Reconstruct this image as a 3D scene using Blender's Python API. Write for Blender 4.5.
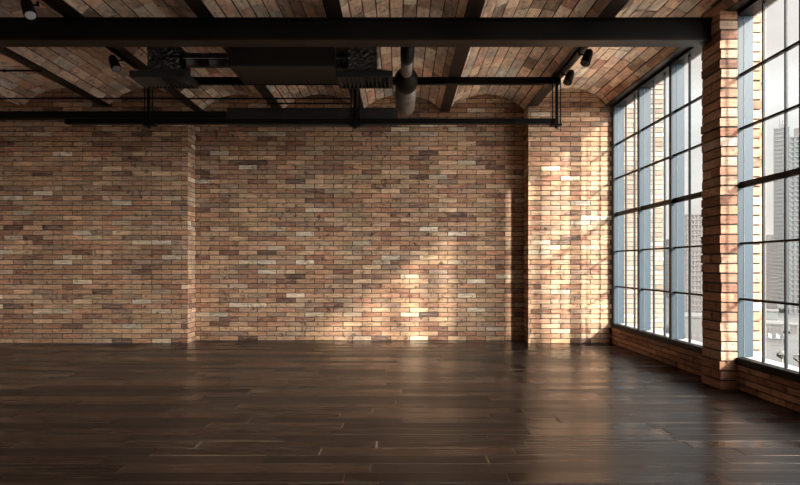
import bpy, math, random
from mathutils import Vector, Matrix
random.seed(7)
R = random.random
def U(a, b): return random.uniform(a, b)
for o in list(bpy.data.objects): bpy.data.objects.remove(o)
S = bpy.context.scene
C = S.collection
PI = math.pi

# ------------------------------------------------------------------ camera
EYE = 1.25
cam = bpy.data.cameras.new('camera'); co = bpy.data.objects.new('camera', cam); C.objects.link(co)
co.location = (0, 0, EYE); co.rotation_euler = (PI / 2, 0, 0)
cam.sensor_width = 36; cam.lens = 526 / 800 * 36; cam.shift_y = 22.5 / 800
cam.clip_start = .05; cam.clip_end = 4000
S.camera = co
S.view_settings.view_transform = 'Standard'; S.view_settings.look = 'None'
S.view_settings.exposure = 0.22; S.view_settings.gamma = 1; S.view_settings.use_curve_mapping = False
S.cycles.use_denoising = True
S.cycles.max_bounces = 14; S.cycles.diffuse_bounces = 6; S.cycles.glossy_bounces = 5
S.cycles.transparent_max_bounces = 16; S.cycles.sample_clamp_indirect = 8

# ------------------------------------------------------------------ sky and sun
SUN = Vector((1, -1.46, .735)).normalized()            # towards the sun
def build_world():
    w = bpy.data.worlds.new('sky'); S.world = w; w.use_nodes = True
    nt = w.node_tree; nt.nodes.clear(); N = nt.nodes.new; L = nt.links.new
    out = N('ShaderNodeOutputWorld'); bg = N('ShaderNodeBackground'); L(bg.outputs[0], out.inputs[0])
    tc = N('ShaderNodeTexCoord'); sep = N('ShaderNodeSeparateXYZ'); L(tc.outputs['Generated'], sep.inputs[0])
    # height gradient: bright haze low down, pinkish grey cloud higher
    rp = N('ShaderNodeValToRGB'); L(sep.outputs['Z'], rp.inputs[0])
    e = rp.color_ramp.elements
    e[0].position = 0; e[0].color = (.80, .74, .69, 1)
    e[1].position = .9; e[1].color = (.50, .60, .74, 1)
    for p, c in ((.12, (.82, .78, .74)), (.27, (.95, .935, .91)), (.315, (.83, .765, .725)), (.42, (.79, .725, .69))):
        x = e.new(p); x.color = (*c, 1)
    # clouds
    mp = N('ShaderNodeMapping'); mp.inputs['Scale'].default_value = (1.6, 1.6, 6); L(tc.outputs['Generated'], mp.inputs[0])
    nz = N('ShaderNodeTexNoise'); nz.inputs['Scale'].default_value = 2.2; nz.inputs['Detail'].default_value = 5; L(mp.outputs[0], nz.inputs[0])
    cr = N('ShaderNodeMapRange'); cr.inputs['From Min'].default_value = .35; cr.inputs['From Max'].default_value = .68
    cr.inputs['To Min'].default_value = .90; cr.inputs['To Max'].default_value = 1.10; L(nz.outputs[0], cr.inputs[0])
    mul = N('ShaderNodeMix'); mul.data_type = 'RGBA'; mul.blend_type = 'MULTIPLY'; mul.inputs[0].default_value = 1
    L(rp.outputs[0], mul.inputs[6]); L(cr.outputs[0], mul.inputs[7])
    # open blue sky on the sun's side of the building (towards -Y)
    mr = N('ShaderNodeMapRange'); mr.inputs['From Min'].default_value = .15; mr.inputs['From Max'].default_value = -.35; L(sep.outputs['Y'], mr.inputs[0])
    blue = N('ShaderNodeMix'); blue.data_type = 'RGBA'; L(mr.outputs[0], blue.inputs[0]); L(mul.outputs[2], blue.inputs[6])
    blue.inputs[7].default_value = (.50, .66, .84, 1)
    # glow around the sun, widened and boosted as fill for the room
    dt = N('ShaderNodeVectorMath'); dt.operation = 'DOT_PRODUCT'; L(tc.outputs['Generated'], dt.inputs[0]); dt.inputs[1].default_value = SUN
    g1 = N('ShaderNodeMapRange'); g1.inputs['From Min'].default_value = .1; g1.inputs['From Max'].default_value = 1; L(dt.outputs['Value'], g1.inputs[0])
    pw = N('ShaderNodeMath'); pw.operation = 'POWER'; pw.inputs[1].default_value = 1.5; L(g1.outputs[0], pw.inputs[0])
    ml = N('ShaderNodeMath'); ml.operation = 'MULTIPLY'; ml.inputs[1].default_value = GLOW; L(pw.outputs[0], ml.inputs[0])
    gc = N('ShaderNodeMix'); gc.data_type = 'RGBA'; gc.blend_type = 'ADD'; gc.inputs[0].default_value = 1
    sc = N('ShaderNodeVectorMath'); sc.operation = 'SCALE'; sc.inputs[0].default_value = (1, .93, .86); L(ml.outputs[0], sc.inputs['Scale'])
    L(blue.outputs[2], gc.inputs[6]); L(sc.outputs[0], gc.inputs[7])
    # fill lobe added to the unseen sky straight out from the window wall
    d2 = N('ShaderNodeVectorMath'); d2.operation = 'DOT_PRODUCT'; L(tc.outputs['Generated'], d2.inputs[0]); d2.inputs[1].default_value = Vector((1, -.22, .12)).normalized()
    h1 = N('ShaderNodeMapRange'); h1.interpolation_type = 'SMOOTHSTEP'; h1.inputs['From Min'].default_value = .72; h1.inputs['From Max'].default_value = .98; h1.inputs['To Max'].default_value = SKY_FILL; L(d2.outputs['Value'], h1.inputs[0])
    h2 = N('ShaderNodeVectorMath'); h2.operation = 'SCALE'; h2.inputs[0].default_value = (1, .97, .93); L(h1.outputs[0], h2.inputs['Scale'])
    h3 = N('ShaderNodeMix'); h3.data_type = 'RGBA'; h3.blend_type = 'ADD'; h3.inputs[0].default_value = 1; L(gc.outputs[2], h3.inputs[6]); L(h2.outputs[0], h3.inputs[7])
    L(h3.outputs[2], bg.inputs[0]); bg.inputs[1].default_value = SKY
SKY = 1.0; GLOW = 12.5; SKY_FILL = 13.0
build_world()
sl = bpy.data.lights.new('sun', 'SUN'); so = bpy.data.objects.new('sun', sl); C.objects.link(so)
sl.energy = 11; sl.color = (1, .91, .79); sl.angle = math.radians(3.0)
so.rotation_euler = SUN.to_track_quat('Z', 'Y').to_euler(); so.location = (20, -20, 20)

# ------------------------------------------------------------------ materials
def newmat(name):
    m = bpy.data.materials.new(name); m.use_nodes = True
    nt = m.node_tree; return m, nt, nt.nodes['Principled BSDF'], nt.nodes.new, nt.links.new
def plain(name, col, rough=.5, metal=0, spec=.5, nscale=8, namt=.12, bump=.0):
    m, nt, b, N, L = newmat(name)
    tc = N('ShaderNodeTexCoord'); nz = N('ShaderNodeTexNoise'); nz.inputs['Scale'].default_value = nscale; nz.inputs['Detail'].default_value = 4
    L(tc.outputs['Object'], nz.inputs[0])
    mr = N('ShaderNodeMapRange'); mr.inputs['To Min'].default_value = 1 - namt; mr.inputs['To Max'].default_value = 1 + namt
    mr.inputs['From Min'].default_value = .3; mr.inputs['From Max'].default_value = .7; L(nz.outputs[0], mr.inputs[0])
    sc = N('ShaderNodeVectorMath'); sc.operation = 'SCALE'; sc.inputs[0].default_value = col; L(mr.outputs[0], sc.inputs['Scale'])
    L(sc.outputs[0], b.inputs['Base Color'])
    b.inputs['Roughness'].default_value = rough; b.inputs['Metallic'].default_value = metal; b.inputs['Specular IOR Level'].default_value = spec
    if bump:
        bp = N('ShaderNodeBump'); bp.inputs['Strength'].default_value = bump; bp.inputs['Distance'].default_value = .02
        L(nz.outputs[0], bp.inputs['Height']); L(bp.outputs[0], b.inputs['Normal'])
    return m
def brickmat(name, pal, scale_vec, streak=.35, blotch=.3, gain=1.0, tint=(.54, .37, .24, 1)):
    """pal: list of (weight, rgb).  Every brick is its own mesh island and takes one colour of the palette."""
    m, nt, b, N, L = newmat(name)
    geo = N('ShaderNodeNewGeometry'); tc = N('ShaderNodeTexCoord')
    rp = N('ShaderNodeValToRGB'); rp.color_ramp.interpolation = 'LINEAR'
    L(geo.outputs['Random Per Island'], rp.inputs[0])
    tot = sum(w for w, c in pal); acc = 0; e = rp.color_ramp.elements
    while len(e) > 1: e.remove(e[0])
    first = True
    for w, c in pal:
        p = acc / tot + .5 * w / tot
        if first: e[0].position = p; e[0].color = (*c, 1); first = False
        else: x = e.new(p); x.color = (*c, 1)
        acc += w
    # second, independent random value per brick
    m2 = N('ShaderNodeMath'); m2.operation = 'MULTIPLY'; m2.inputs[1].default_value = 917.3; L(geo.outputs['Random Per Island'], m2.inputs[0])
    fr = N('ShaderNodeMath'); fr.operation = 'FRACT'; L(m2.outputs[0], fr.inputs[0])
    v = N('ShaderNodeMapRange'); v.inputs['To Min'].default_value = .74 * gain; v.inputs['To Max'].default_value = 1.24 * gain; L(fr.outputs[0], v.inputs[0])
    # streaks along the brick
    mp = N('ShaderNodeMapping'); mp.inputs['Scale'].default_value = scale_vec; L(tc.outputs['Object'], mp.inputs[0])
    ad = N('ShaderNodeVectorMath'); ad.operation = 'ADD'; L(mp.outputs[0], ad.inputs[0])
    cb = N('ShaderNodeCombineXYZ'); mm = N('ShaderNodeMath'); mm.operation = 'MULTIPLY'; mm.inputs[1].default_value = 40; L(geo.outputs['Random Per Island'], mm.inputs[0])
    L(mm.outputs[0], cb.inputs[0]); L(mm.outputs[0], cb.inputs[1]); L(cb.outputs[0], ad.inputs[1])
    n1 = N('ShaderNodeTexNoise'); n1.inputs['Scale'].default_value = 1; n1.inputs['Detail'].default_value = 6; n1.inputs['Roughness'].default_value = .65; L(ad.outputs[0], n1.inputs[0])
    s1 = N('ShaderNodeMapRange'); s1.inputs['From Min'].default_value = .3; s1.inputs['From Max'].default_value = .7
    s1.inputs['To Min'].default_value = 1 - streak; s1.inputs['To Max'].default_value = 1 + streak * .7; L(n1.outputs[0], s1.inputs[0])
    # burnt blotches
    n2 = N('ShaderNodeTexNoise'); n2.inputs['Scale'].default_value = 11; n2.inputs['Detail'].default_value = 5; L(tc.outputs['Object'], n2.inputs[0])
    s2 = N('ShaderNodeMapRange'); s2.inputs['From Min'].default_value = .58; s2.inputs['From Max'].default_value = .74
    s2.inputs['To Min'].default_value = 1; s2.inputs['To Max'].default_value = 1 - blotch * 1.6; L(n2.outputs[0], s2.inputs[0])
    # broad ageing
    n3 = N('ShaderNodeTexNoise'); n3.inputs['Scale'].default_value = .9; n3.inputs['Detail'].default_value = 3; L(tc.outputs['Object'], n3.inputs[0])
    s3 = N('ShaderNodeMapRange'); s3.inputs['From Min'].default_value = .3; s3.inputs['From Max'].default_value = .7
    s3.inputs['To Min'].default_value = .88; s3.inputs['To Max'].default_value = 1.12; L(n3.outputs[0], s3.inputs[0])
    k = v
    for s in (s1, s2, s3):
        q = N('ShaderNodeMath'); q.operation = 'MULTIPLY'; L(k.outputs[0], q.inputs[0]); L(s.outputs[0], q.inputs[1]); k = q
    n4 = N('ShaderNodeTexNoise'); n4.inputs['Scale'].default_value = 24; n4.inputs['Detail'].default_value = 3; L(tc.outputs['Object'], n4.inputs[0])
    s4 = N('ShaderNodeMapRange'); s4.inputs['From Min'].default_value = .64; s4.inputs['From Max'].default_value = .72; s4.inputs['To Max'].default_value = .7; L(n4.outputs[0], s4.inputs[0])
    n5 = N('ShaderNodeTexNoise'); n5.inputs['Detail'].default_value = 4; L(ad.outputs[0], n5.inputs[0]); n5.inputs['Scale'].default_value = .8
    s5 = N('ShaderNodeMapRange'); s5.inputs['From Min'].default_value = .45; s5.inputs['From Max'].default_value = .65; s5.inputs['To Max'].default_value = .38; L(n5.outputs[0], s5.inputs[0])
    x1 = N('ShaderNodeMix'); x1.data_type = 'RGBA'; L(s5.outputs[0], x1.inputs[0]); L(rp.outputs[0], x1.inputs[6]); x1.inputs[7].default_value = tint
    x2 = N('ShaderNodeMix'); x2.data_type = 'RGBA'; L(s4.outputs[0], x2.inputs[0]); L(x1.outputs[2], x2.inputs[6]); x2.inputs[7].default_value = (.06, .05, .045, 1)
    sc = N('ShaderNodeVectorMath'); sc.operation = 'SCALE'; L(x2.outputs[2], sc.inputs[0]); L(k.outputs[0], sc.inputs['Scale'])
    L(sc.outputs[0], b.inputs['Base Color']); b.inputs['Roughness'].default_value = .8; b.inputs['Specular IOR Level'].default_value = .25
    bp = N('ShaderNodeBump'); bp.inputs['Strength'].default_value = .5; bp.inputs['Distance'].default_value = .006
    L(n1.outputs[0], bp.inputs['Height']); L(bp.outputs[0], b.inputs['Normal'])
    return m
WALLPAL = [(.25, (.12, .08, .065)), (1.2, (.25, .12, .083)), (2, (.42, .215, .128)), (2.0, (.48, .30, .175)), (1.6, (.33, .215, .157)),
           (2.2, (.54, .355, .215)), (2.1, (.38, .175, .11)), (1.5, (.57, .405, .255)), (1.2, (.33, .21, .157)), (.6, (.60, .49, .35)), (.2, (.64, .56, .45))]
SIDEPAL = [(1, (.15, .115, .09)), (2, (.19, .15, .12)), (2, (.23, .19, .155)), (2, (.20, .155, .12)), (1, (.25, .215, .18))]
M = {}
M['brick_wall'] = brickmat('brick_wall', WALLPAL, (7, 7, 60), .5, .45, .99, (.55, .355, .225, 1))
M['brick_side'] = brickmat('brick_outside', SIDEPAL, (5, 5, 60), .3, .2, .9, (.22, .18, .145, 1))
M['brick_outside'] = M['brick_side']
M['brick_side'] = brickmat('brick_side', WALLPAL, (5, 5, 60), .4, .3)
PILPAL = [(1, (.18, .085, .058)), (2, (.34, .17, .105)), (2, (.42, .265, .18)), (2, (.39, .20, .13)), (2, (.46, .32, .23)), (1, (.30, .14, .09)), (1, (.50, .40, .32))]
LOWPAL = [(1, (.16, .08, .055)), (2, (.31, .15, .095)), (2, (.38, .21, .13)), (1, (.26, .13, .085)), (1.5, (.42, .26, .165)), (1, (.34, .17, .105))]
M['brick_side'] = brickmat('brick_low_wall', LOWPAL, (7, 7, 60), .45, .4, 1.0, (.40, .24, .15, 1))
M['brick_pillar'] = brickmat('brick_pillar', PILPAL, (7, 7, 50), .35, .4, .82, (.38, .21, .135, 1))
CEILPAL = [(.8, (.17, .12, .095)), (2, (.32, .22, .165)), (2, (.42, .305, .225)), (1.6, (.29, .235, .20)), (2, (.45, .355, .28)), (1.3, (.33, .185, .13)), (1.6, (.50, .42, .335)), (.9, (.33, .31, .295))]
M['brick_ceiling'] = brickmat('brick_ceiling', CEILPAL, (22, 5, 8), .38, .4, 2.2, (.46, .37, .29, 1))
M['mortar'] = plain('mortar', (.035, .028, .023), .95, nscale=30)
M['mortar_ceiling'] = plain('mortar_ceiling', (.025, .02, .017), .95, nscale=30)
M['steel'] = plain('dark_steel', (.017, .011, .008), .42, 0, .2, 5, .2)
M['steel_black'] = plain('black_steel', (.0045, .0042, .004), .5, 0, .12)
M['duct'] = plain('painted_duct', (.014, .013, .013), .4, .0, .4, 6, .2)
M['round_duct'] = plain('round_duct_metal', (.20, .17, .15), .4, .4, .5, 6, .2)
M['foil'] = plain('black_foil', (.02, .02, .02), .22, .3, .8, 26, .3, bump=1.0)
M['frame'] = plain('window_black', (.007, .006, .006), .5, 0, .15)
M['fin'] = plain('metal_sky_tint', (.026, .041, .056), .45, .0, .15, 2, .04)  # blue-grey is the sky's reflection put into the base colour
M['seal'] = plain('glazing_seal', (.11, .115, .12), .6, 0, .2)
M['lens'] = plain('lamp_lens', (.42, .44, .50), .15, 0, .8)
M['render'] = plain('pale_render', (.22, .205, .19), .85)
M['sill_white'] = plain('white_sill', (.28, .28, .275), .6)
M['plaster'] = plain('dark_plaster', (.30, .20, .14), .9, nscale=3)
M['ground'] = plain('city_ground', (.06, .06, .06), .95, nscale=.03, namt=.15)
M['asphalt'] = plain('asphalt', (.05, .052, .055), .9, nscale=.1)
M['leaf'] = plain('hazed_foliage', (.17, .17, .15), .9, nscale=.6, namt=.3)  # greyed and paled in place of distance haze
M['bounce'] = plain('pale_bounce', (.72, .66, .58), .95)  # for the unseen slab that throws sun up to the ceiling
M['trunk'] = plain('tree_trunk', (.25, .2, .15), .9)
def citymat(name, col): M[name] = plain(name, tuple(c * .25 for c in col), .8, nscale=.05, namt=.06)  # pale, low-contrast tones stand in for haze over the city
citymat('tower_grey', (.56, .56, .56)); citymat('tower_glass', (.50, .53, .54)); citymat('tower_band', (.58, .59, .59))
citymat('block_pink', (.66, .59, .56)); citymat('block_window', (.52, .485, .475)); citymat('white_block', (.44, .435, .425)); citymat('teal_block', (.52, .60, .58))

def glassmat():
    m, nt, b, N, L = newmat('window_glass'); nt.nodes.remove(b)
    out = nt.nodes['Material Output']
    tr = N('ShaderNodeBsdfTransparent'); tr.inputs[0].default_value = (.95, .965, .965, 1)
    gl = N('ShaderNodeBsdfGlossy'); gl.inputs['Roughness'].default_value = .02
    lw = N('ShaderNodeLayerWeight'); lw.inputs[0].default_value = .5
    pw = N('ShaderNodeMath'); pw.operation = 'POWER'; pw.inputs[1].default_value = 5; L(lw.outputs['Facing'], pw.inputs[0])
    fr = N('ShaderNodeMapRange'); fr.inputs['To Min'].default_value = .02; fr.inputs['To Max'].default_value = .6; L(pw.outputs[0], fr.inputs[0])
    mx = N('ShaderNodeMixShader'); L(fr.outputs[0], mx.inputs[0]); L(tr.outputs[0], mx.inputs[1]); L(gl.outputs[0], mx.inputs[2]); L(mx.outputs[0], out.inputs[0])
    return m
M['glass'] = glassmat()

def floormat():
    m, nt, b, N, L = newmat('dark_oak_floor')
    geo = N('ShaderNodeNewGeometry'); tc = N('ShaderNodeTexCoord')
    rp = N('ShaderNodeValToRGB'); L(geo.outputs['Random Per Island'], rp.inputs[0]); e = rp.color_ramp.elements
    e[0].position = 0; e[0].color = (.003, .0017, .0012, 1); e[1].position = 1; e[1].color = (.019, .0095, .006, 1)
    x = e.new(.4); x.color = (.0075, .004, .0028, 1); x = e.new(.7); x.color = (.006, .0037, .0028, 1)
    mp = N('ShaderNodeMapping'); mp.inputs['Scale'].default_value = (1.3, 34, 4); L(tc.outputs['Object'], mp.inputs[0])
    mm = N('ShaderNodeMath'); mm.operation = 'MULTIPLY'; mm.inputs[1].default_value = 60; L(geo.outputs['Random Per Island'], mm.inputs[0])
    cb = N('ShaderNodeCombineXYZ'); L(mm.outputs[0], cb.inputs[0]); L(mm.outputs[0], cb.inputs[1])
    ad = N('ShaderNodeVectorMath'); L(mp.outputs[0], ad.inputs[0]); L(cb.outputs[0], ad.inputs[1])
    n1 = N('ShaderNodeTexNoise'); n1.inputs['Scale'].default_value = 1; n1.inputs['Detail'].default_value = 6; n1.inputs['Roughness'].default_value = .6; L(ad.outputs[0], n1.inputs[0])
    s1 = N('ShaderNodeMapRange'); s1.inputs['From Min'].default_value = .3; s1.inputs['From Max'].default_value = .7
    s1.inputs['To Min'].default_value = .55; s1.inputs['To Max'].default_value = 1.6; L(n1.outputs[0], s1.inputs[0])
    sc = N('ShaderNodeVectorMath'); sc.operation = 'SCALE'; L(rp.outputs[0], sc.inputs[0]); L(s1.outputs[0], sc.inputs['Scale'])
    L(sc.outputs[0], b.inputs['Base Color'])
    m2 = N('ShaderNodeMath'); m2.operation = 'MULTIPLY'; m2.inputs[1].default_value = 517.7; L(geo.outputs['Random Per Island'], m2.inputs[0])
    fr = N('ShaderNodeMath'); fr.operation = 'FRACT'; L(m2.outputs[0], fr.inputs[0])
    r0 = N('ShaderNodeMapRange'); r0.inputs['To Min'].default_value = -.09; r0.inputs['To Max'].default_value = .10; L(fr.outputs[0], r0.inputs[0])
    r1 = N('ShaderNodeMapRange'); r1.inputs['From Min'].default_value = .3; r1.inputs['From Max'].default_value = .7
    r1.inputs['To Min'].default_value = .38; r1.inputs['To Max'].default_value = .20; L(n1.outputs[0], r1.inputs[0])
    ra = N('ShaderNodeMath'); L(r0.outputs[0], ra.inputs[0]); L(r1.outputs[0], ra.inputs[1]); L(ra.outputs[0], b.inputs['Roughness'])
    b.inputs['Specular IOR Level'].default_value = .42
    bp = N('ShaderNodeBump'); bp.inputs['Strength'].default_value = .25; bp.inputs['Distance'].default_value = .004
    L(n1.outputs[0], bp.inputs['Height']); L(bp.outputs[0], b.inputs['Normal'])
    return m
M['floor'] = floormat()
M['glint'] = plain('plank_edge_glint', (.13, .09, .065), .6)  # pale colour paints the glints on plank chamfers
M['gap'] = plain('floor_gap', (.012, .010, .009), .8)

# ------------------------------------------------------------------ mesh helpers
class MB:
    def __init__(s): s.v = []; s.f = []; s.mi = []
    def add(s, vs, fs, mi=0):
        n = len(s.v); s.v += [tuple(p) for p in vs]; s.f += [tuple(i + n for i in f) for f in fs]; s.mi += [mi] * len(fs)
    def hexa(s, b, t, mi=0):            # b, t: four corners each (counter-clockwise seen from the top)
        s.add(list(b) + list(t), [(3, 2, 1, 0), (4, 5, 6, 7), (0, 1, 5, 4), (1, 2, 6, 5), (2, 3, 7, 6), (3, 0, 4, 7)], mi)
    def box(s, x0, x1, y0, y1, z0, z1, mi=0):
        s.hexa([(x0, y0, z0), (x1, y0, z0), (x1, y1, z0), (x0, y1, z0)], [(x0, y0, z1), (x1, y0, z1), (x1, y1, z1), (x0, y1, z1)], mi)
    def prism(s, pts, a, b, mi=0):      # closed outline pts (3-D) swept from offset a to offset b
        n = len(pts); a = Vector(a); b = Vector(b)
        s.add([Vector(p) + a for p in pts] + [Vector(p) + b for p in pts],
              [tuple(range(n))[::-1], tuple(range(n, 2 * n))] + [(i, (i + 1) % n, n + (i + 1) % n, n + i) for i in range(n)], mi)
    def lathe(s, p, d, prof, n=24, cap=True, mi=0):   # prof: (distance along d, radius)
        p = Vector(p); d = Vector(d).normalized(); a = d.orthogonal().normalized(); c = d.cross(a)
        vs = []; fs = []
        for t, r in prof:
            for k in range(n):
                w = 2 * PI * k / n; vs.append(p + d * t + (a * math.cos(w) + c * math.sin(w)) * r)
        for i in range(len(prof) - 1):
            for k in range(n):
                fs.append((i * n + k, i * n + (k + 1) % n, (i + 1) * n + (k + 1) % n, (i + 1) * n + k))
        if cap: fs += [tuple(range(n))[::-1], tuple(range((len(prof) - 1) * n, len(prof) * n))]
        s.add(vs, fs, mi)
    def tube(s, a, b, r, n=16, mi=0):
        a = Vector(a); b = Vector(b); s.lathe(a, b - a, [(0, r), ((b - a).length, r)], n, True, mi)
    def sweep(s, pts, r, n=16, mi=0):   # round tube through points
        pts = [Vector(p) for p in pts]; vs = []; fs = []; up = None
        for i, p in enumerate(pts):
            d = (pts[min(i + 1, len(pts) - 1)] - pts[max(i - 1, 0)]).normalized()
            a = d.orthogonal().normalized() if up is None else (up - d * up.dot(d)).normalized(); up = a; c = d.cross(a)
            for k in range(n):
                w = 2 * PI * k / n; vs.append(p + (a * math.cos(w) + c * math.sin(w)) * r)
        for i in range(len(pts) - 1):
            for k in range(n): fs.append((i * n + k, i * n + (k + 1) % n, (i + 1) * n + (k + 1) % n, (i + 1) * n + k))
        fs += [tuple(range(n))[::-1], tuple(range((len(pts) - 1) * n, len(pts) * n))]
        s.add(vs, fs, mi)
    def build(s, name, mats, parent=None, smooth=False, bevel=0, origin=(0, 0, 0)):
        me = bpy.data.meshes.new(name); og = Vector(origin)
        me.from_pydata([Vector(p) - og for p in s.v], [], s.f)
        if not isinstance(mats, (list, tuple)): mats = [mats]
        for m in mats: me.materials.append(m)
        me.polygons.foreach_set('material_index', s.mi)
        if smooth:
            me.polygons.foreach_set('use_smooth', [len(p.vertices) == 4 for p in me.polygons])
        me.update(); o = bpy.data.objects.new(name, me); C.objects.link(o)
        if parent: o.parent = parent; o.location = og - parent.location if parent.parent is None else og
        else: o.location = og
        if bevel:
            bv = o.modifiers.new('bevel', 'BEVEL'); bv.width = bevel; bv.segments = 2; bv.limit_method = 'ANGLE'
        return o
def tag(o, label, cat, group=None, kind=None):
    if label: o['label'] = label
    if cat: o['category'] = cat
    if group: o['group'] = group
    if kind: o['kind'] = kind
    return o
def thing(name, label, cat, loc=(0, 0, 0), group=None):
    o = bpy.data.objects.new(name, None); C.objects.link(o); o.location = loc; o.empty_display_size = .1
    return tag(o, label, cat, group)
def struct(o): o['kind'] = 'structure'; return o

# brick facing: frame (o, u, n) with z up; bricks run along u and stand proud of the mortar along n
def bricks(mb, o, u, n, width, height, bw, bh, joint=.0115, proud=.009, off=0.0, row_off=None, jit=.0015, mortar=True, z0=0.0, back=.02, skip=0, flip=0):
    o = Vector(o); u = Vector(u).normalized(); n = Vector(n).normalized(); z = Vector((0, 0, 1))
    rows = int(math.ceil(height / bh))
    fl = u.cross(z).dot(n) < 0
    for r in range(rows):
        za = z0 + r * bh + joint / 2; zb = min(z0 + (r + 1) * bh - joint / 2, z0 + height)
        if zb - za < .01: continue
        s = off + (bw / 2 if (r + flip) % 2 else 0); s -= bw * math.ceil(s / bw)
        while s < width:
            a = max(s + joint / 2, 0); b = min(s + bw - joint / 2, width)
            s += bw
            if b - a < .02: continue
            p = proud + U(-.003, .003)
            A = [o + u * (a + U(-jit, jit)) + z * (za + U(-jit, jit)), o + u * (b + U(-jit, jit)) + z * (za + U(-jit, jit)),
                 o + u * (b + U(-jit, jit)) + z * (zb + U(-jit, jit)), o + u * (a + U(-jit, jit)) + z * (zb + U(-jit, jit))]
            e = .0018
            F = [A[0] + n * p + (u + z) * e, A[1] + n * p + (z - u) * e, A[2] + n * p - (u + z) * e, A[3] + n * p + (u - z) * e]
            vs = [q - n * .004 for q in A] + [q + n * (p - e) for q in A] + F
            fs = [(8, 9, 10, 11)] + [(i, (i + 1) % 4, 4 + (i + 1) % 4, 4 + i) for i in range(4)] + [(4 + i, 4 + (i + 1) % 4, 8 + (i + 1) % 4, 8 + i) for i in range(4)]
            if fl: fs = [f[::-1] for f in fs]
            mb.add(vs, fs, 0)

# ------------------------------------------------------------------ dimensions
XW = 3.37                        # inner face of the window wall
YB, YR = 8.38, 8.69              # front plane of the flanking walls, plane of the recessed middle wall
XL = -7.5; YN = -4.5             # left wall, near wall behind the camera
ZJ = EYE + 2.53                  # underside of the ceiling joists
BH, BW = .0785, .3155

# floor: real planks
mb = MB()
mb.box(XL - .2, XW + .1, YN - .2, YR + .2, -.12, -.0045, 1)
y = YN; pw = .142
while y < YR:
    x = XL - U(0, 1.2)
    while x < XW:
        ln = U(.95, 1.75)
        a, b = max(x, XL), min(x + ln, XW); x += ln
        if b - a < .05: continue
        c = .0022; ce = .0065; g = .0012; h = U(-.0006, .0006); t = U(-.0006, .0006)
        y1 = min(y + pw, YR)
        vs = [(a + g, y + g, -.006), (b - g, y + g, -.006), (b - g, y1 - g, -.006), (a + g, y1 - g, -.006),
              (a + g, y + g, -.0022), (b - g, y + g, -.0022), (b - g, y1 - g, -.0022), (a + g, y1 - g, -.0022),
              (a + ce, y + c, h), (b - ce, y + c, h), (b - ce, y1 - c, h + t), (a + ce, y1 - c, h + t)]
        glint = [2 if R() < .36 else 0 for _ in range(4)]  # chamfers picked for the painted glint
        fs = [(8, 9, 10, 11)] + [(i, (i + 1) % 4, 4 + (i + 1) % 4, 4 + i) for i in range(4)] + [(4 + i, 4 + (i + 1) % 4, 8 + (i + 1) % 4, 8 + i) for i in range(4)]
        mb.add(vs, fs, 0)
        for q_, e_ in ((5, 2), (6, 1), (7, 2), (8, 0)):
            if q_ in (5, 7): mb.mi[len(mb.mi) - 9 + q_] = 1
            if (q_ in (6, 8) and glint[q_ - 5]) or (q_ in (5, 7) and glint[q_ - 5] and R() < .25): mb.mi[len(mb.mi) - 9 + q_] = 2
    y += pw
struct(mb.build('floor', [M['floor'], M['gap'], M['glint']]))

# back walls
ZT = 4.15
XA, XB = -3.377, 2.045           # edges of the recess
mb = MB()
mb.box(XA - .3, XB + .3, YR + .009, YR + .25, 0, ZT, 1)
bricks(mb, (XA, YR + .009, 0), (1, 0, 0), (0, -1, 0), XB - XA, ZT, .3145, BH, off=((352.6 - 400) / 60.5 - XA))
struct(mb.build('wall_back', [M['brick_wall'], M['mortar']]))
mb = MB()
mb.box(XL, XA - .009, YB + .009, YR + .25, 0, ZT, 1)
bricks(mb, (XL, YB + .009, 0), (1, 0, 0), (0, -1, 0), XA - XL, ZT, BW, BH, off=.07)
bricks(mb, (XA - .009, YB, 0), (0, 1, 0), (1, 0, 0), YR - YB, ZT, BW, BH, off=.14)
struct(mb.build('wall_back_left', [M['brick_wall'], M['mortar']]))
mb = MB()
mb.box(XB + .009, XW + .05, YB + .009, YR + .25, 0, ZT, 1)
bricks(mb, (XB, YB + .009, 0), (1, 0, 0), (0, -1, 0), XW - XB, ZT, BW, BH, off=2.717 - XB, flip=0)
bricks(mb, (XB + .009, YR, 0), (0, -1, 0), (-1, 0, 0), YR - YB, ZT, BW, BH, off=.14)
struct(mb.build('wall_back_right', [M['brick_wall'], M['mortar']]))
# the building's end wall seen through the windows, outside
mb = MB()
mb.box(XW + .25, 4.33, YR + .0, YR + .4, -3, 5.2, 1)
bricks(mb, (XW + .25, YR, -3), (1, 0, 0), (0, -1, 0), 4.35 - XW - .25, 8.1, BW, BH, off=.1)
bricks(mb, (4.33, YR, -3), (0, 1, 0), (1, 0, 0), .4, 8.1, BW, BH, off=.1)
struct(mb.build('wall_outside', [M['brick_outside'], M['mortar']]))
# left wall and near wall
mb = MB(); mb.box(XL - .25, XL, YN - .25, YR + .25, 0, ZT, 0); struct(mb.build('wall_left', M['plaster']))
mb = MB(); mb.box(XL, XW + .3, YN - .25, YN, 0, ZT, 0); struct(mb.build('wall_near', M['plaster']))

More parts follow.
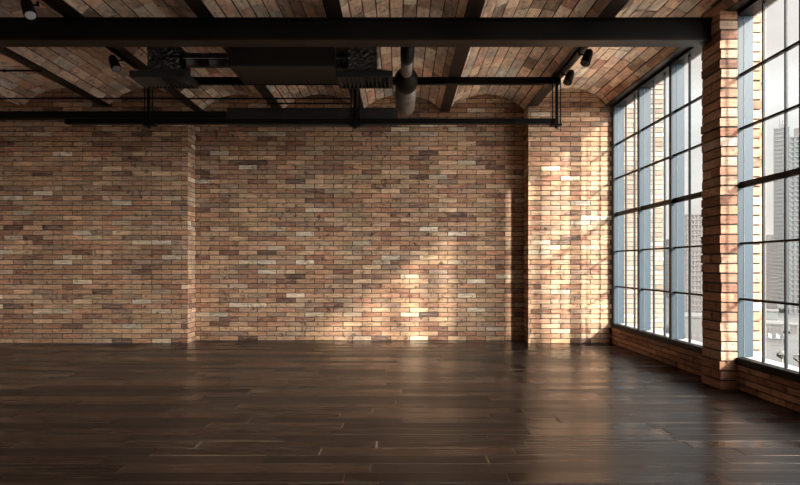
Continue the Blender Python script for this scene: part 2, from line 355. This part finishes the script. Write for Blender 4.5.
# ------------------------------------------------------------------ ceiling: brick jack arches between joists
JX = [3.335, 2.11, .735, -.665, -1.985, -3.31, -4.68, -6.03, -7.42]
mb = MB()
mb.box(XL - .2, XW + .3, YN - .2, YR + .25, 4.28, 4.45, 1)
zs = ZJ + .015; rise = .275
for i in range(len(JX) - 1):
    xr, xl = JX[i] - .035, JX[i + 1] + .035
    w = xr - xl; n = 10; cx = (xr + xl) / 2
    Rr = (w * w / 4 + rise * rise) / (2 * rise); cz = zs + rise - Rr; a0 = math.asin(w / 2 / Rr)
    def P(a, r): return (cx + math.sin(a) * r, cz + math.cos(a) * r)
    # mortar shell
    m_ = 24
    for k in range(m_):
        a, b = -a0 + 2 * a0 * k / m_, -a0 + 2 * a0 * (k + 1) / m_
        p, q = P(a, Rr + .012), P(b, Rr + .012)
        mb.add([(p[0], YN, p[1]), (q[0], YN, q[1]), (q[0], YR + .1, q[1]), (p[0], YR + .1, p[1])], [(0, 1, 2, 3)], 1)
    for c in range(n):
        da = 2 * a0 / n; ja = .0075 / Rr
        a, b = -a0 + da * c + ja, -a0 + da * (c + 1) - ja
        y = YN - U(0, .3); bl = .345
        while y < YR:
            y0, y1 = max(y + .005, YN), min(y + bl - .005, YR + .05); y += bl
            if y1 - y0 < .03: continue
            d = U(-.0035, .0035); j = U(-.0006, .0006)
            q = [P(a, Rr + d), P(b, Rr + d + j), P(a, Rr + .02), P(b, Rr + .02)]
            e = .002
            vs = [(q[2][0], y0, q[2][1]), (q[3][0], y0, q[3][1]), (q[3][0], y1, q[3][1]), (q[2][0], y1, q[2][1]),
                  (q[0][0], y0, q[0][1]), (q[1][0], y0, q[1][1]), (q[1][0], y1, q[1][1]), (q[0][0], y1, q[0][1])]
            mb.add(vs, [(4, 7, 6, 5), (0, 4, 5, 1), (1, 5, 6, 2), (2, 6, 7, 3), (3, 7, 4, 0)], 0)
struct(mb.build('ceiling', [M['brick_ceiling'], M['mortar_ceiling']]))

# ------------------------------------------------------------------ window wall
FB = .87                          # bay between two main mullions
ROWS = [1.905, 1.365, .80, .215, -.34]
ZS, ZH = EYE - .92, EYE + 2.49
def window(name, y_far, nb, FB=FB):
    y_near = y_far - nb * FB
    root = bpy.data.objects.new(name, None); C.objects.link(root); root.location = (XW, (y_near + y_far) / 2, ZS); struct(root)
    for k in range(nb + 1):
        y = y_far - k * FB
        if k == nb: y += .045
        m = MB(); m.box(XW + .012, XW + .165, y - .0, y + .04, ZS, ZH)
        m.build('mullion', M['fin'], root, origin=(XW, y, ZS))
        m = MB(); m.box(XW + .070, XW + .0745, y - .003, y - .0005, ZS, ZH); m.build('glazing_seal', M['seal'], root, origin=(XW, y, ZS))
        m = MB(); m.box(XW - .005, XW + .012, y - .004, y + .045, ZS, ZH)  # inner face of the mullion, blackened as its unlit side
        m.build('mullion_shade_face', M['frame'], root, origin=(XW, y, ZS))
    for k in range(nb):
        for j in (1, 2):
            y = y_far - k * FB - j * FB / 3
            m = MB(); m.box(XW + .058, XW + .072, y - .006, y + .012, ZS, ZH); m.build('glazing_bar', M['frame'], root, origin=(XW, y, ZS))
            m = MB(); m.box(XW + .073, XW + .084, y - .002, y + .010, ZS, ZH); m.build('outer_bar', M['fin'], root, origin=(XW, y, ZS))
    for i, h in enumerate(ROWS):
        t = .030 if i == 2 else .011
        m = MB()
        m.box(XW + .030, XW + .070, y_near + .045, y_far, EYE + h - t, EYE + h + t)
        m.build('transom', M['frame'], root, bevel=.002, origin=(XW, y_near, EYE + h))
    m = MB(); m.box(XW + .076, XW + .082, y_near, y_far, ZS, ZH); m.build('glass', M['glass'], root, origin=(XW, y_near, ZS))
    m = MB(); m.box(XW - .005, XW + .165, y_near - .0, y_far + .04, ZH, ZJ + .02); m.build('head_frame', M['frame'], root, origin=(XW, y_near, ZH))
    m = MB(); m.box(XW - .022, XW + .07, y_near - .0, y_far + .045, ZS - .068, ZS); m.build('ledge', M['steel_black'], root, bevel=.003, origin=(XW, y_near, ZS))
    m = MB(); m.box(XW + .07, XW + .24, y_near - .0, y_far + .045, ZS - .06, ZS - .004); m.build('outer_sill', M['sill_white'], root, origin=(XW, y_near, ZS))
    return root
window('window_1', 8.295, 3, .88)
window('window_2', 5.262, 5)
window('window_3', .47, 5)
PILL = [(5.24, 5.57), (.47, .88)]
# low wall under the sills and lintel over the heads
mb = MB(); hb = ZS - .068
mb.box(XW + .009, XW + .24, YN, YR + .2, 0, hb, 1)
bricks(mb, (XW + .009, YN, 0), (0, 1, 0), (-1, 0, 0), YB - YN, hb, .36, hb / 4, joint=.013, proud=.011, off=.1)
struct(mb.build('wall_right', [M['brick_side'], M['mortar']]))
mb = MB(); mb.box(XW + .07, XW + .24, YN, YR, ZH + .035, 4.9); struct(mb.build('trim_lintel', M['render']))

def pillar(name, y0, y1, x0=3.195, x1=3.655, h=3.97, bh=.0972):
    mb = MB()
    r = .014
    mb.box(x0 + r, x1 - r, y0 + .068 + r, y1 - r, 0, h, 1); mb.box(x0 + r, XW - .010, y0 + r, y0 + .09, 0, h, 1)
    rows = int(h / bh)
    for k in range(rows + 1):
        za, zb = k * bh + .008, min((k + 1) * bh - .008, h)
        if zb - za < .01: continue
        s = (y0 + y1) / 2 if k % 3 == 1 and R() < .6 else None
        cuts = [(x0, XW - .008), (XW + .003, x1)]
        for ci, (a, b) in enumerate(cuts):
            segs = [(y0 + .068 if ci else y0, y1)] if s is None or ci else [(y0, s - .005), (s + .005, y1)]
            for (c, d) in segs:
                dx0 = U(-.010, .008) if ci == 0 else 0; dy0 = U(-.004, .004); dy1 = U(-.004, .004)
                j = lambda: U(-.002, .002)
                B = [(a + dx0 + j(), c + dy0 + j(), za + j()), (b + j(), c + dy0 + j(), za + j()), (b + j(), d + dy1, za), (a + dx0 + j(), d + dy1, za + j())]
                T = [(p[0] + j(), p[1] + j(), zb + j()) for p in B]
                mb.hexa(B, T, 0)
    mb.box(x1 + .001, x1 + .195, y1 - .04, y1 + .10, 0, h + .8, 2)      # pier added behind the frame to keep sun off the recess wall
    return struct(mb.build(name, [M['brick_pillar'], M['mortar'], M['brick_outside']], bevel=.0035))
pillar('wall_pillar', *PILL[0]); pillar('wall_pillar_near', *PILL[1])

# ------------------------------------------------------------------ steel
def ibeam_y(x, y0, y1, z, w=.17, h=.30, t=.012):
    mb = MB()
    mb.box(x - w / 2, x + w / 2, y0, y1, z, z + t)
    mb.box(x - .006, x + .006, y0, y1, z + t, z + h - t)
    mb.box(x - w / 2, x + w / 2, y0, y1, z + h - t, z + h)
    return mb
JL = ['dark steel ceiling joist along the tops of the tall windows',
      'dark steel ceiling joist carrying the two right-hand spotlights',
      'dark steel ceiling joist just right of the round grey duct',
      'dark steel ceiling joist running above the right-hand air diffuser',
      'dark steel ceiling joist running above the middle of the flat box duct',
      'dark steel ceiling joist beside the two left-hand spotlights',
      'dark steel ceiling joist at far left, where a short thin pipe ends',
      'dark steel ceiling joist beyond the left edge of the photo']
for x, lb in zip(JX[:7], JL):
    yend = YR if XA < x < XB else YB
    o = ibeam_y(x, YN + .01, yend + .0, ZJ, w=.165 if x < 3 else .15).build('ceiling_joist', M['steel'], origin=(x, YN + .01, ZJ))
    tag(o, lb, 'beam', 'steel ceiling joists')
# big cross beam resting on the pillar
t = thing('cross_beam', 'massive dark steel I-beam crossing the whole room and ending on the brick pillar', 'beam', (-2, 5.455, ZJ - .235))
m = MB()
yc = 5.455; zb = ZJ - .235
m.box(XL + .02, 3.19, 5.37, 5.54, zb, zb + .018); m.build('lower_flange', M['steel'], t, bevel=.002, origin=(-2, 5.455, zb))
m = MB(); m.box(XL + .02, 3.19, 5.385, 5.525, zb + .018, ZJ - .03); m.build('web', M['steel_black'], t, origin=(-2, 5.455, zb))
m = MB(); m.box(XL + .02, 3.19, 5.37, 5.54, ZJ - .03, ZJ - .001); m.build('upper_flange', M['steel_black'], t, origin=(-2, 5.455, zb))

# hanging rails with hangers at Y = 7.1
YH = 7.1
H = lambda h: EYE + h
m = MB(); m.box(-3.42, 2.16, YH - .035, YH + .035, H(2.435), H(2.528))
tag(m.build('ceiling_rail', M['steel_black'], bevel=.004, origin=(0, YH, H(2.43))), 'long black steel rail fixed under the joists, above the lower hanging rail', 'rail')
m = MB(); m.box(-4.51, 2.13, YH - .035, YH + .035, H(1.90), H(1.972))
tag(m.build('hanging_rail', M['steel_black'], bevel=.004, origin=(0, YH, H(1.9))), 'long black steel rail hung low in front of the back brick wall', 'rail')
for x, lb in ((2.10, 'black rod hanger at the right end of the hanging rails'), (-.60, 'black rod hanger below the right-hand air diffuser'), (-3.37, 'black rod hanger below the left-hand air diffuser')):
    t = thing('rail_hanger', lb, 'hanger', (x, YH, H(1.87)), 'rod hangers joining the two rails')
    og = (x, YH, H(1.87))
    m = MB(); m.box(x - .018, x + .018, YH - .058, YH - .037, H(1.88), H(2.50)); m.build('strut', M['steel_black'], t, origin=og)
    for s in (-.055, .052):
        m = MB(); m.tube((x + s, YH - .047, H(1.88)), (x + s, YH - .047, H(2.50)), .008, 10); m.build('rod', M['steel_black'], t, smooth=True, origin=og)
    m = MB(); m.box(x - .075, x + .07, YH - .062, YH + .03, H(1.868), H(1.895)); m.tube((x, YH - .04, H(1.835)), (x, YH - .04, H(1.87)), .022, 12); m.build('bracket', M['steel_black'], t, bevel=.002, origin=og)
# ducts lying on the lower rail
m = MB(); m.box(-2.33, -.03, 7.072, 7.5, H(1.976), H(2.11))
for x in (-2.3, -1.55, -.8, -.07): m.box(x - .012, x + .012, 7.068, 7.505, H(1.975), H(2.114))
tag(m.build('flat_duct', M['duct'], bevel=.003, origin=(-1.2, 7.3, H(1.97))), 'wide flat black duct lying on the lower hanging rail', 'duct')
m = MB(); m.box(XL + .05, -2.34, 7.072, 7.19, H(1.976), H(2.07))
for x in (-6.3, -5.1, -3.9, -2.7): m.box(x - .02, x + .02, 7.069, 7.193, H(1.974), H(2.073))
tag(m.build('cable_trunking', M['steel_black'], bevel=.003, origin=(-4, 7.1, H(1.97))), 'slim black cable trunking running to the left edge at rail height', 'trunking')
# thin conduits
for (x0, x1, y, h, r, lb) in ((XL + .02, -.72, 7.9, 2.50, .012, 'thin black conduit pipe under the joists along the back wall at left'),
                        (-2.0, -.72, 7.9, 2.425, .011, 'thin black conduit pipe just below the longer conduit behind the box duct'),
                        (XL + .02, -4.62, 6.78, 2.505, .012, 'short thin black pipe at upper left ending at the leftmost joist')):
    m = MB(); m.tube((x0, y, H(h)), (x1, y, H(h)), r, 12)
    for k in range(3):
        x = x0 + (x1 - x0) * (k + .5) / 3; m.tube((x - .01, y, H(h)), (x + .01, y, H(h)), r * 1.7, 12)
    tag(m.build('conduit_pipe', M['steel_black'], smooth=True, origin=(x0, y, H(h))), lb, 'pipe', 'thin conduit pipes')
# box duct
t = thing('box_duct', 'large black rectangular air duct hanging behind the cross beam', 'duct', (-1.34, 6.3, H(2.27)))
m = MB(); m.box(-1.93, -.755, 6.0, 6.6, H(2.27), H(2.528)); m.build('duct_body', M['duct'], t, bevel=.004, origin=(-1.34, 6.3, H(2.27)))
og = (-1.34, 6.3, H(2.27))
for x in (-1.93, -.755):
    m = MB(); m.prism([(x - .012, 5.985, H(2.255)), (x - .012, 6.615, H(2.255)), (x - .012, 6.615, H(2.528)), (x - .012, 6.595, H(2.528)), (x - .012, 6.595, H(2.275)), (x - .012, 6.005, H(2.275)), (x - .012, 6.005, H(2.528)), (x - .012, 5.985, H(2.528))], (0, 0, 0), (.024, 0, 0))
    m.build('flange', M['duct'], t, origin=og)
for a, b in ((-2.525, -1.943), (-.742, -.607)):
    m = MB(); L_ = b - a; r0 = .084
    prof = [(0, r0)] + [q for k in (.04, .5, .95) for q in ((L_ * k, r0), (L_ * k, r0 + .006), (L_ * k + .018, r0 + .006), (L_ * k + .018, r0))]
    prof = [q for q in prof if q[0] <= L_] + [(L_, r0)]
    m.lathe((a, 6.2, H(2.41)), (1, 0, 0), prof, 28)
    cn = m.build('round_connector', M['duct'], t, smooth=True, origin=og)
    m = MB(); m.tube((a, 6.112, H(2.402)), (b, 6.112, H(2.402)), .005, 8)  # pale strip along the connector paints its highlight
    q = m.build('highlight_strip', M['lens'], t, origin=og); q['label'] = 'pale strip in place of a highlight'

def diffuser(x0, x1, px0, px1, lb):
    y0, y1 = 6.0, 6.4; zb_ = H(2.145); cx, cy = (x0 + x1) / 2, (y0 + y1) / 2; og = (cx, cy, zb_)
    t = thing('air_diffuser', lb, 'air diffuser', og, 'square air diffusers on the ducts')
    m = MB(); w = .022
    m.box(x0, x1, y0, y0 + w, zb_, zb_ + .075); m.box(x0, x1, y1 - w, y1, zb_, zb_ + .075)
    m.box(x0, x0 + w, y0 + w, y1 - w, zb_, zb_ + .075); m.box(x1 - w, x1, y0 + w, y1 - w, zb_, zb_ + .075)
    m.box(x0 + w, x1 - w, y0 + w, y1 - w, zb_ + .068, zb_ + .075)
    m.build('frame', M['duct'], t, bevel=.003, origin=og)
    for k in range(13):
        xa = x0 + .035 + (x1 - x0 - .07) * k / 12; s = -.035 if k < 6 else .035
        m = MB(); th = .004
        m.hexa([(xa - th, y0 + w, zb_ + .003), (xa + th, y0 + w, zb_ + .003), (xa + th, y1 - w, zb_ + .003), (xa - th, y1 - w, zb_ + .003)],
               [(xa - th - s * .6, y0 + w, zb_ + .05), (xa + th - s * .6, y0 + w, zb_ + .05), (xa + th - s * .6, y1 - w, zb_ + .05), (xa - th - s * .6, y1 - w, zb_ + .05)])
        m.build('louvre', M['duct_light'], t, origin=og)
    # tapered shoulder and plenum
    m = MB()
    q0, q1 = 6.04, 6.36
    m.hexa([(x0 + .02, y0 + .02, zb_ + .075), (x1 - .02, y0 + .02, zb_ + .075), (x1 - .02, y1 - .02, zb_ + .075), (x0 + .02, y1 - .02, zb_ + .075)],
           [(px0 - .03, q0, zb_ + .105), (px1 + .03, q0, zb_ + .105), (px1 + .03, q1, zb_ + .105), (px0 - .03, q1, zb_ + .105)])
    m.build('shoulder', M['duct'], t, origin=og)
    # crumpled foil plenum: finely gridded faces pushed in and out
    m = MB(); nx, nz = 14, 14; z0, z1 = zb_ + .105, H(2.528)
    def ring(z):
        pts = []
        for i in range(nx): pts.append((px0 + (px1 - px0) * i / nx, q0))
        for i in range(nx): pts.append((px1, q0 + (q1 - q0) * i / nx))
        for i in range(nx): pts.append((px1 - (px1 - px0) * i / nx, q1))
        for i in range(nx): pts.append((px0, q1 - (q1 - q0) * i / nx))
        return [(p[0] + U(-.006, .006), p[1] + U(-.008, .008), z) for p in pts]
    vs = []; 
    for k in range(nz + 1): vs += ring(z0 + (z1 - z0) * k / nz)
    n = 4 * nx; fs = [(k * n + i, k * n + (i + 1) % n, (k + 1) * n + (i + 1) % n, (k + 1) * n + i) for k in range(nz) for i in range(n)]
    m.add(vs, fs); m.build('foil_plenum', M['foil'], t, origin=og)
    return t
M['duct_light'] = plain('louvre_paint', (.07, .063, .058), .4)
diffuser(-3.09, -2.45, -2.90, -2.535, 'black louvred air diffuser at the left end of the box duct')
diffuser(-.735, -.09, -.595, -.27, 'black louvred air diffuser between the box duct and the round duct')

# round duct running back towards the wall
t = thing('round_duct', 'dull grey round duct running back over the hanging rail, narrow then wide', 'duct', (.08, 6.5, H(2.25)))
og = (.08, 6.5, H(2.25)); xc = .075; zc = H(2.255)
m = MB(); m.lathe((xc, 5.73, zc), (0, 1, 0), [(0, .064), (.46, .066)], 32); m.build('narrow_pipe', M['round_duct'], t, smooth=True, origin=og)
m = MB(); m.sweep([(xc, 5.76, zc), (xc, 5.71, zc)] + [(xc, 5.70 - .08 * math.sin(a), zc + .08 - .08 * math.cos(a)) for a in (.3, .7, 1.1, PI / 2)] + [(xc, 5.62, H(2.53))], .070, 28); m.build('elbow', M['steel_black'], t, smooth=True, origin=og)
m = MB(); m.lathe((xc, 6.16, zc), (0, 1, 0), [(0, .068), (.02, .074), (.17, .132), (.20, .140), (.36, .141), (.37, .137)], 36); m.build('reducer', M['steel_black'], t, smooth=True, origin=og)
m = MB(); m.lathe((xc, 6.48, zc), (0, 1, 0), [(0, .134), (.45, .134), (.455, .138), (.47, .138), (.475, .134), (.97, .134), (.975, .138), (.99, .138), (.995, .134), (1.0, .134)], 36)
m.build('wide_pipe', M['round_duct'], t, smooth=True, origin=og)

# spotlights
def spot(x, y, h, side, lb, track_parent=None):
    og = (x, y, H(h)); t = thing('spotlight', lb, 'spotlight', og, 'black ceiling spotlights')
    d = Vector((-.35 * side if side > 0 else .42, -.25, -.86)).normalized()
    p = Vector(og)
    m = MB(); m.lathe(p - d * .06, d, [(0, .03), (.012, .042), (.05, .052), (.19, .056), (.192, .050), (.170, .047)], 28, cap=True); m.build('housing', M['steel_black'], t, smooth=True, origin=og)
    q = p + d * .125
    m = MB(); m.lathe(q, d, [(0, .046), (.006, .046)], 24); m.build('lens', M['lens' if side < 0 else 'foil'], t, origin=og)
    m = MB(); bx = x - side * .10
    m.tube(p, (bx, y, H(h)), .010, 10); m.tube((bx, y, H(h) - .01), (bx, y, H(2.494)), .013, 10); m.build('arm', M['steel_black'], t, smooth=True, origin=og)
    return t
m = MB(); m.box(2.085, 2.125, 5.7, 7.05, H(2.495), H(2.529)); tag(m.build('lighting_track', M['steel_black'], origin=(2.1, 6.3, H(2.5))), 'slim black lighting track under the joist by the windows', 'track')
m = MB(); m.box(-3.38, -3.34, 4.3, 6.7, H(2.495), H(2.529)); tag(m.build('lighting_track', M['steel_black'], origin=(-3.36, 6.3, H(2.5))), 'slim black lighting track under the joist at left', 'track')
spot(2.20, 6.15, 2.46, 1, 'nearer of the two black spotlights on the track by the windows')
spot(2.20, 6.80, 2.46, 1, 'farther of the two black spotlights on the track by the windows')
spot(-3.46, 6.35, 2.47, -1, 'black spotlight left of the left-hand air diffuser')
spot(-3.53, 4.98, 2.46, -1, 'black spotlight at top left in front of the cross beam')

# ------------------------------------------------------------------ the city outside (ground 30 m below)
G = -30
mb = MB(); mb.box(-200, 1500, -600, 1500, G - .5, G); struct(mb.build('ground', M['ground']))
def at(px, d): return (px - 400) / 526 * d
def tower(name, lb, cat, px0, px1, d, ytop, depth, base, band, nx, nz, extra=None, ang=0):
    x0, x1 = at(px0, d), at(px1, d); zt = EYE + (265 - ytop) * d / 526
    xc_ = (x0 + x1) / 2; th_ = math.atan2(xc_, d); hw = (x1 - x0) / 2 * math.cos(th_); x0, x1 = xc_ - hw, xc_ + hw; og = (xc_, d, G)
    t = thing(name, lb, cat, og); t.rotation_euler.z = -th_
    m = MB(); m.box(x0, x1, d, d + depth, G, zt); m.build('wall', M[base], t, origin=og)
    m = MB(); pr = .35
    for k in range(nz + 1):
        z = G + (zt - G) * k / nz; hh = (zt - G) / nz * .16
        m.box(x0 - pr, x1 + pr, d - pr, d, z - hh, z + hh); m.box(x0 - pr, x0, d, d + depth, z - hh, z + hh)
    for k in range(nx + 1):
        x = x0 + (x1 - x0) * k / nx; w = (x1 - x0) / nx * .13; m.box(x - w, x + w, d - pr, d, G, zt)
    nd = max(2, int(nx * depth / (x1 - x0)))
    for k in range(nd + 1):
        y = d + depth * k / nd; w = depth / nd * .13; m.box(x0 - pr, x0, y - w, y + w, G, zt)
    m.build('facade_grid', M[band], t, origin=og)
    if extra: extra(t, x0, x1, d, depth, zt, og)
    return t
def masts(t, x0, x1, d, dp, zt, og):
    m = MB(); w = x1 - x0
    m.box(x0 + w * .3, x0 + w * .75, d + 3, d + dp - 3, zt, zt + 3.5); m.build('roof_plant', M['tower_grey'], t, origin=og)
    m = MB(); m.tube((x0 + w * .4, d + 5, zt + 3), (x0 + w * .4, d + 5, zt + 9), .35, 8); m.tube((x0 + w * .6, d + 5, zt + 3), (x0 + w * .6, d + 5, zt + 7), .35, 8); m.build('mast', M['block_window'], t, origin=og)
def crown(t, x0, x1, d, dp, zt, og):
    m = MB(); m.box(x0 + 2, x1 - 2, d + 2, d + dp - 2, zt, zt + 6); m.build('roof_plant', M['white_block'], t, origin=og)
tower('tower_block', 'tall narrow grey tower seen through the near window with roof masts', 'tower', 774, 789, 420, 128, 22, 'tower_grey', 'tower_band', 7, 44, masts)
tower('tower_block', 'wide glassy grid tower at the right edge of the near window', 'tower', 789, 850, 330, 134, 40, 'tower_glass', 'tower_band', 12, 36, crown)
tower('tower_block', 'lower pale pink tower block standing before the narrow grey tower', 'tower', 765, 777, 300, 243, 20, 'block_pink', 'white_block', 6, 22)
tower('tower_block', 'pale pink brick block seen through the far window', 'tower', 683, 735, 230, 214, 26, 'block_pink', 'block_window', 14, 24)
tower('tower_block', 'grey office block behind the pink brick block', 'tower', 700, 772, 480, 236, 30, 'tower_grey', 'tower_band', 14, 20)
tower('tower_block', 'slim pale block behind the office roofs at the far window', 'tower', 640, 684, 520, 240, 30, 'tower_grey', 'white_block', 8, 16)
def low(name, lb, px0, px1, d, ytop, depth, mat, gable=False):
    x0, x1 = at(px0, d), at(px1, d); zt = EYE + (265 - ytop) * d / 526; xc_ = (x0 + x1) / 2; th_ = math.atan2(xc_, d); hw = (x1 - x0) / 2 * math.cos(th_); x0, x1 = xc_ - hw, xc_ + hw; og = (xc_, d, G)
    t = thing(name, lb, 'building', og); t.rotation_euler.z = -th_
    m = MB(); m.box(x0, x1, d, d + depth, G, zt); m.build('wall', M[mat], t, origin=og)
    n = 5
    for k in range(n):
        m = MB(); xa = x0 + (x1 - x0) * (k + .25) / n; m.box(xa, xa + (x1 - x0) / n * .5, d - .12, d, G + 2, min(zt - 1.5, G + 4.5))
        m.build('window', M['block_window'], t, origin=og)
    m = MB()
    if gable:
        n = 3
        for k in range(n):
            a = x0 + (x1 - x0) * k / n; b = x0 + (x1 - x0) * (k + 1) / n
            m.prism([(a, d - .4, zt), (b, d - .4, zt), ((a + b) / 2, d - .4, zt + (b - a) * .28)], (0, 0, 0), (0, depth + .8, 0))
        m.build('gable_roof', M['tower_grey'], t, origin=og)
    else:
        m.box(x0 - .3, x1 + .3, d - .3, d + depth + .3, zt, zt + .7); m.build('parapet', M['white_block'], t, origin=og)
low('warehouse', 'long white low building below the towers at the near window', 764, 783, 232, 325, 16, 'white_block')
low('warehouse', 'small white building at the right edge of the near window', 790, 797, 238, 326, 10, 'white_block')
low('warehouse', 'pale teal box-shaped building behind the white roofs', 766, 778, 262, 312, 10, 'teal_block')
low('warehouse', 'grey low shed with three small gables near the street', 764, 788, 205, 339, 14, 'tower_grey', True)
low('warehouse', 'pale low building seen at the foot of the far window', 684, 716, 205, 318, 16, 'white_block')
mb = MB(); mb.box(4.6, 12, -14, 16, -2.6, -2); struct(mb.build('light_bounce_slab', M['bounce']))  # slab added below the view to bounce sunlight onto the ceiling
mb = MB(); mb.prism([(60, 150, G + .02), (75, 150, G + .02), (175, 420, G + .02), (160, 420, G + .02)], (0, 0, 0), (0, 0, .05)); struct(mb.build('road', M['asphalt']))
for px, d, lb in ((782, 168, 'pale round tree at street level in the middle of the near window'), (799, 162, 'pale round tree at street level at the right edge'), (697, 172, 'pale round tree at the foot of the far window')):
    x = at(px, d); t = thing('street_tree', lb, 'tree', (x, d, G), 'street trees')
    m = MB(); m.lathe((x, d, G), (0, 0, 1), [(0, .25), (1.6, .15)], 10); m.build('trunk', M['trunk'], t, origin=(x, d, G))
    m = MB()
    for k in range(260):
        v = Vector((random.gauss(0, 1), random.gauss(0, 1), random.gauss(0, 1))).normalized() * U(.7, 1.3)
        c = Vector((x, d, G + 2.6)) + Vector((v.x, v.y, v.z * .85)); a = Vector((U(-1, 1), U(-1, 1), U(-1, 1))).normalized() * .5; b = a.orthogonal().normalized() * .4
        m.add([c - a, c - b, c + a, c + b], [(0, 1, 2, 3)])
    m.build('crown', M['leaf'], t, origin=(x, d, G))
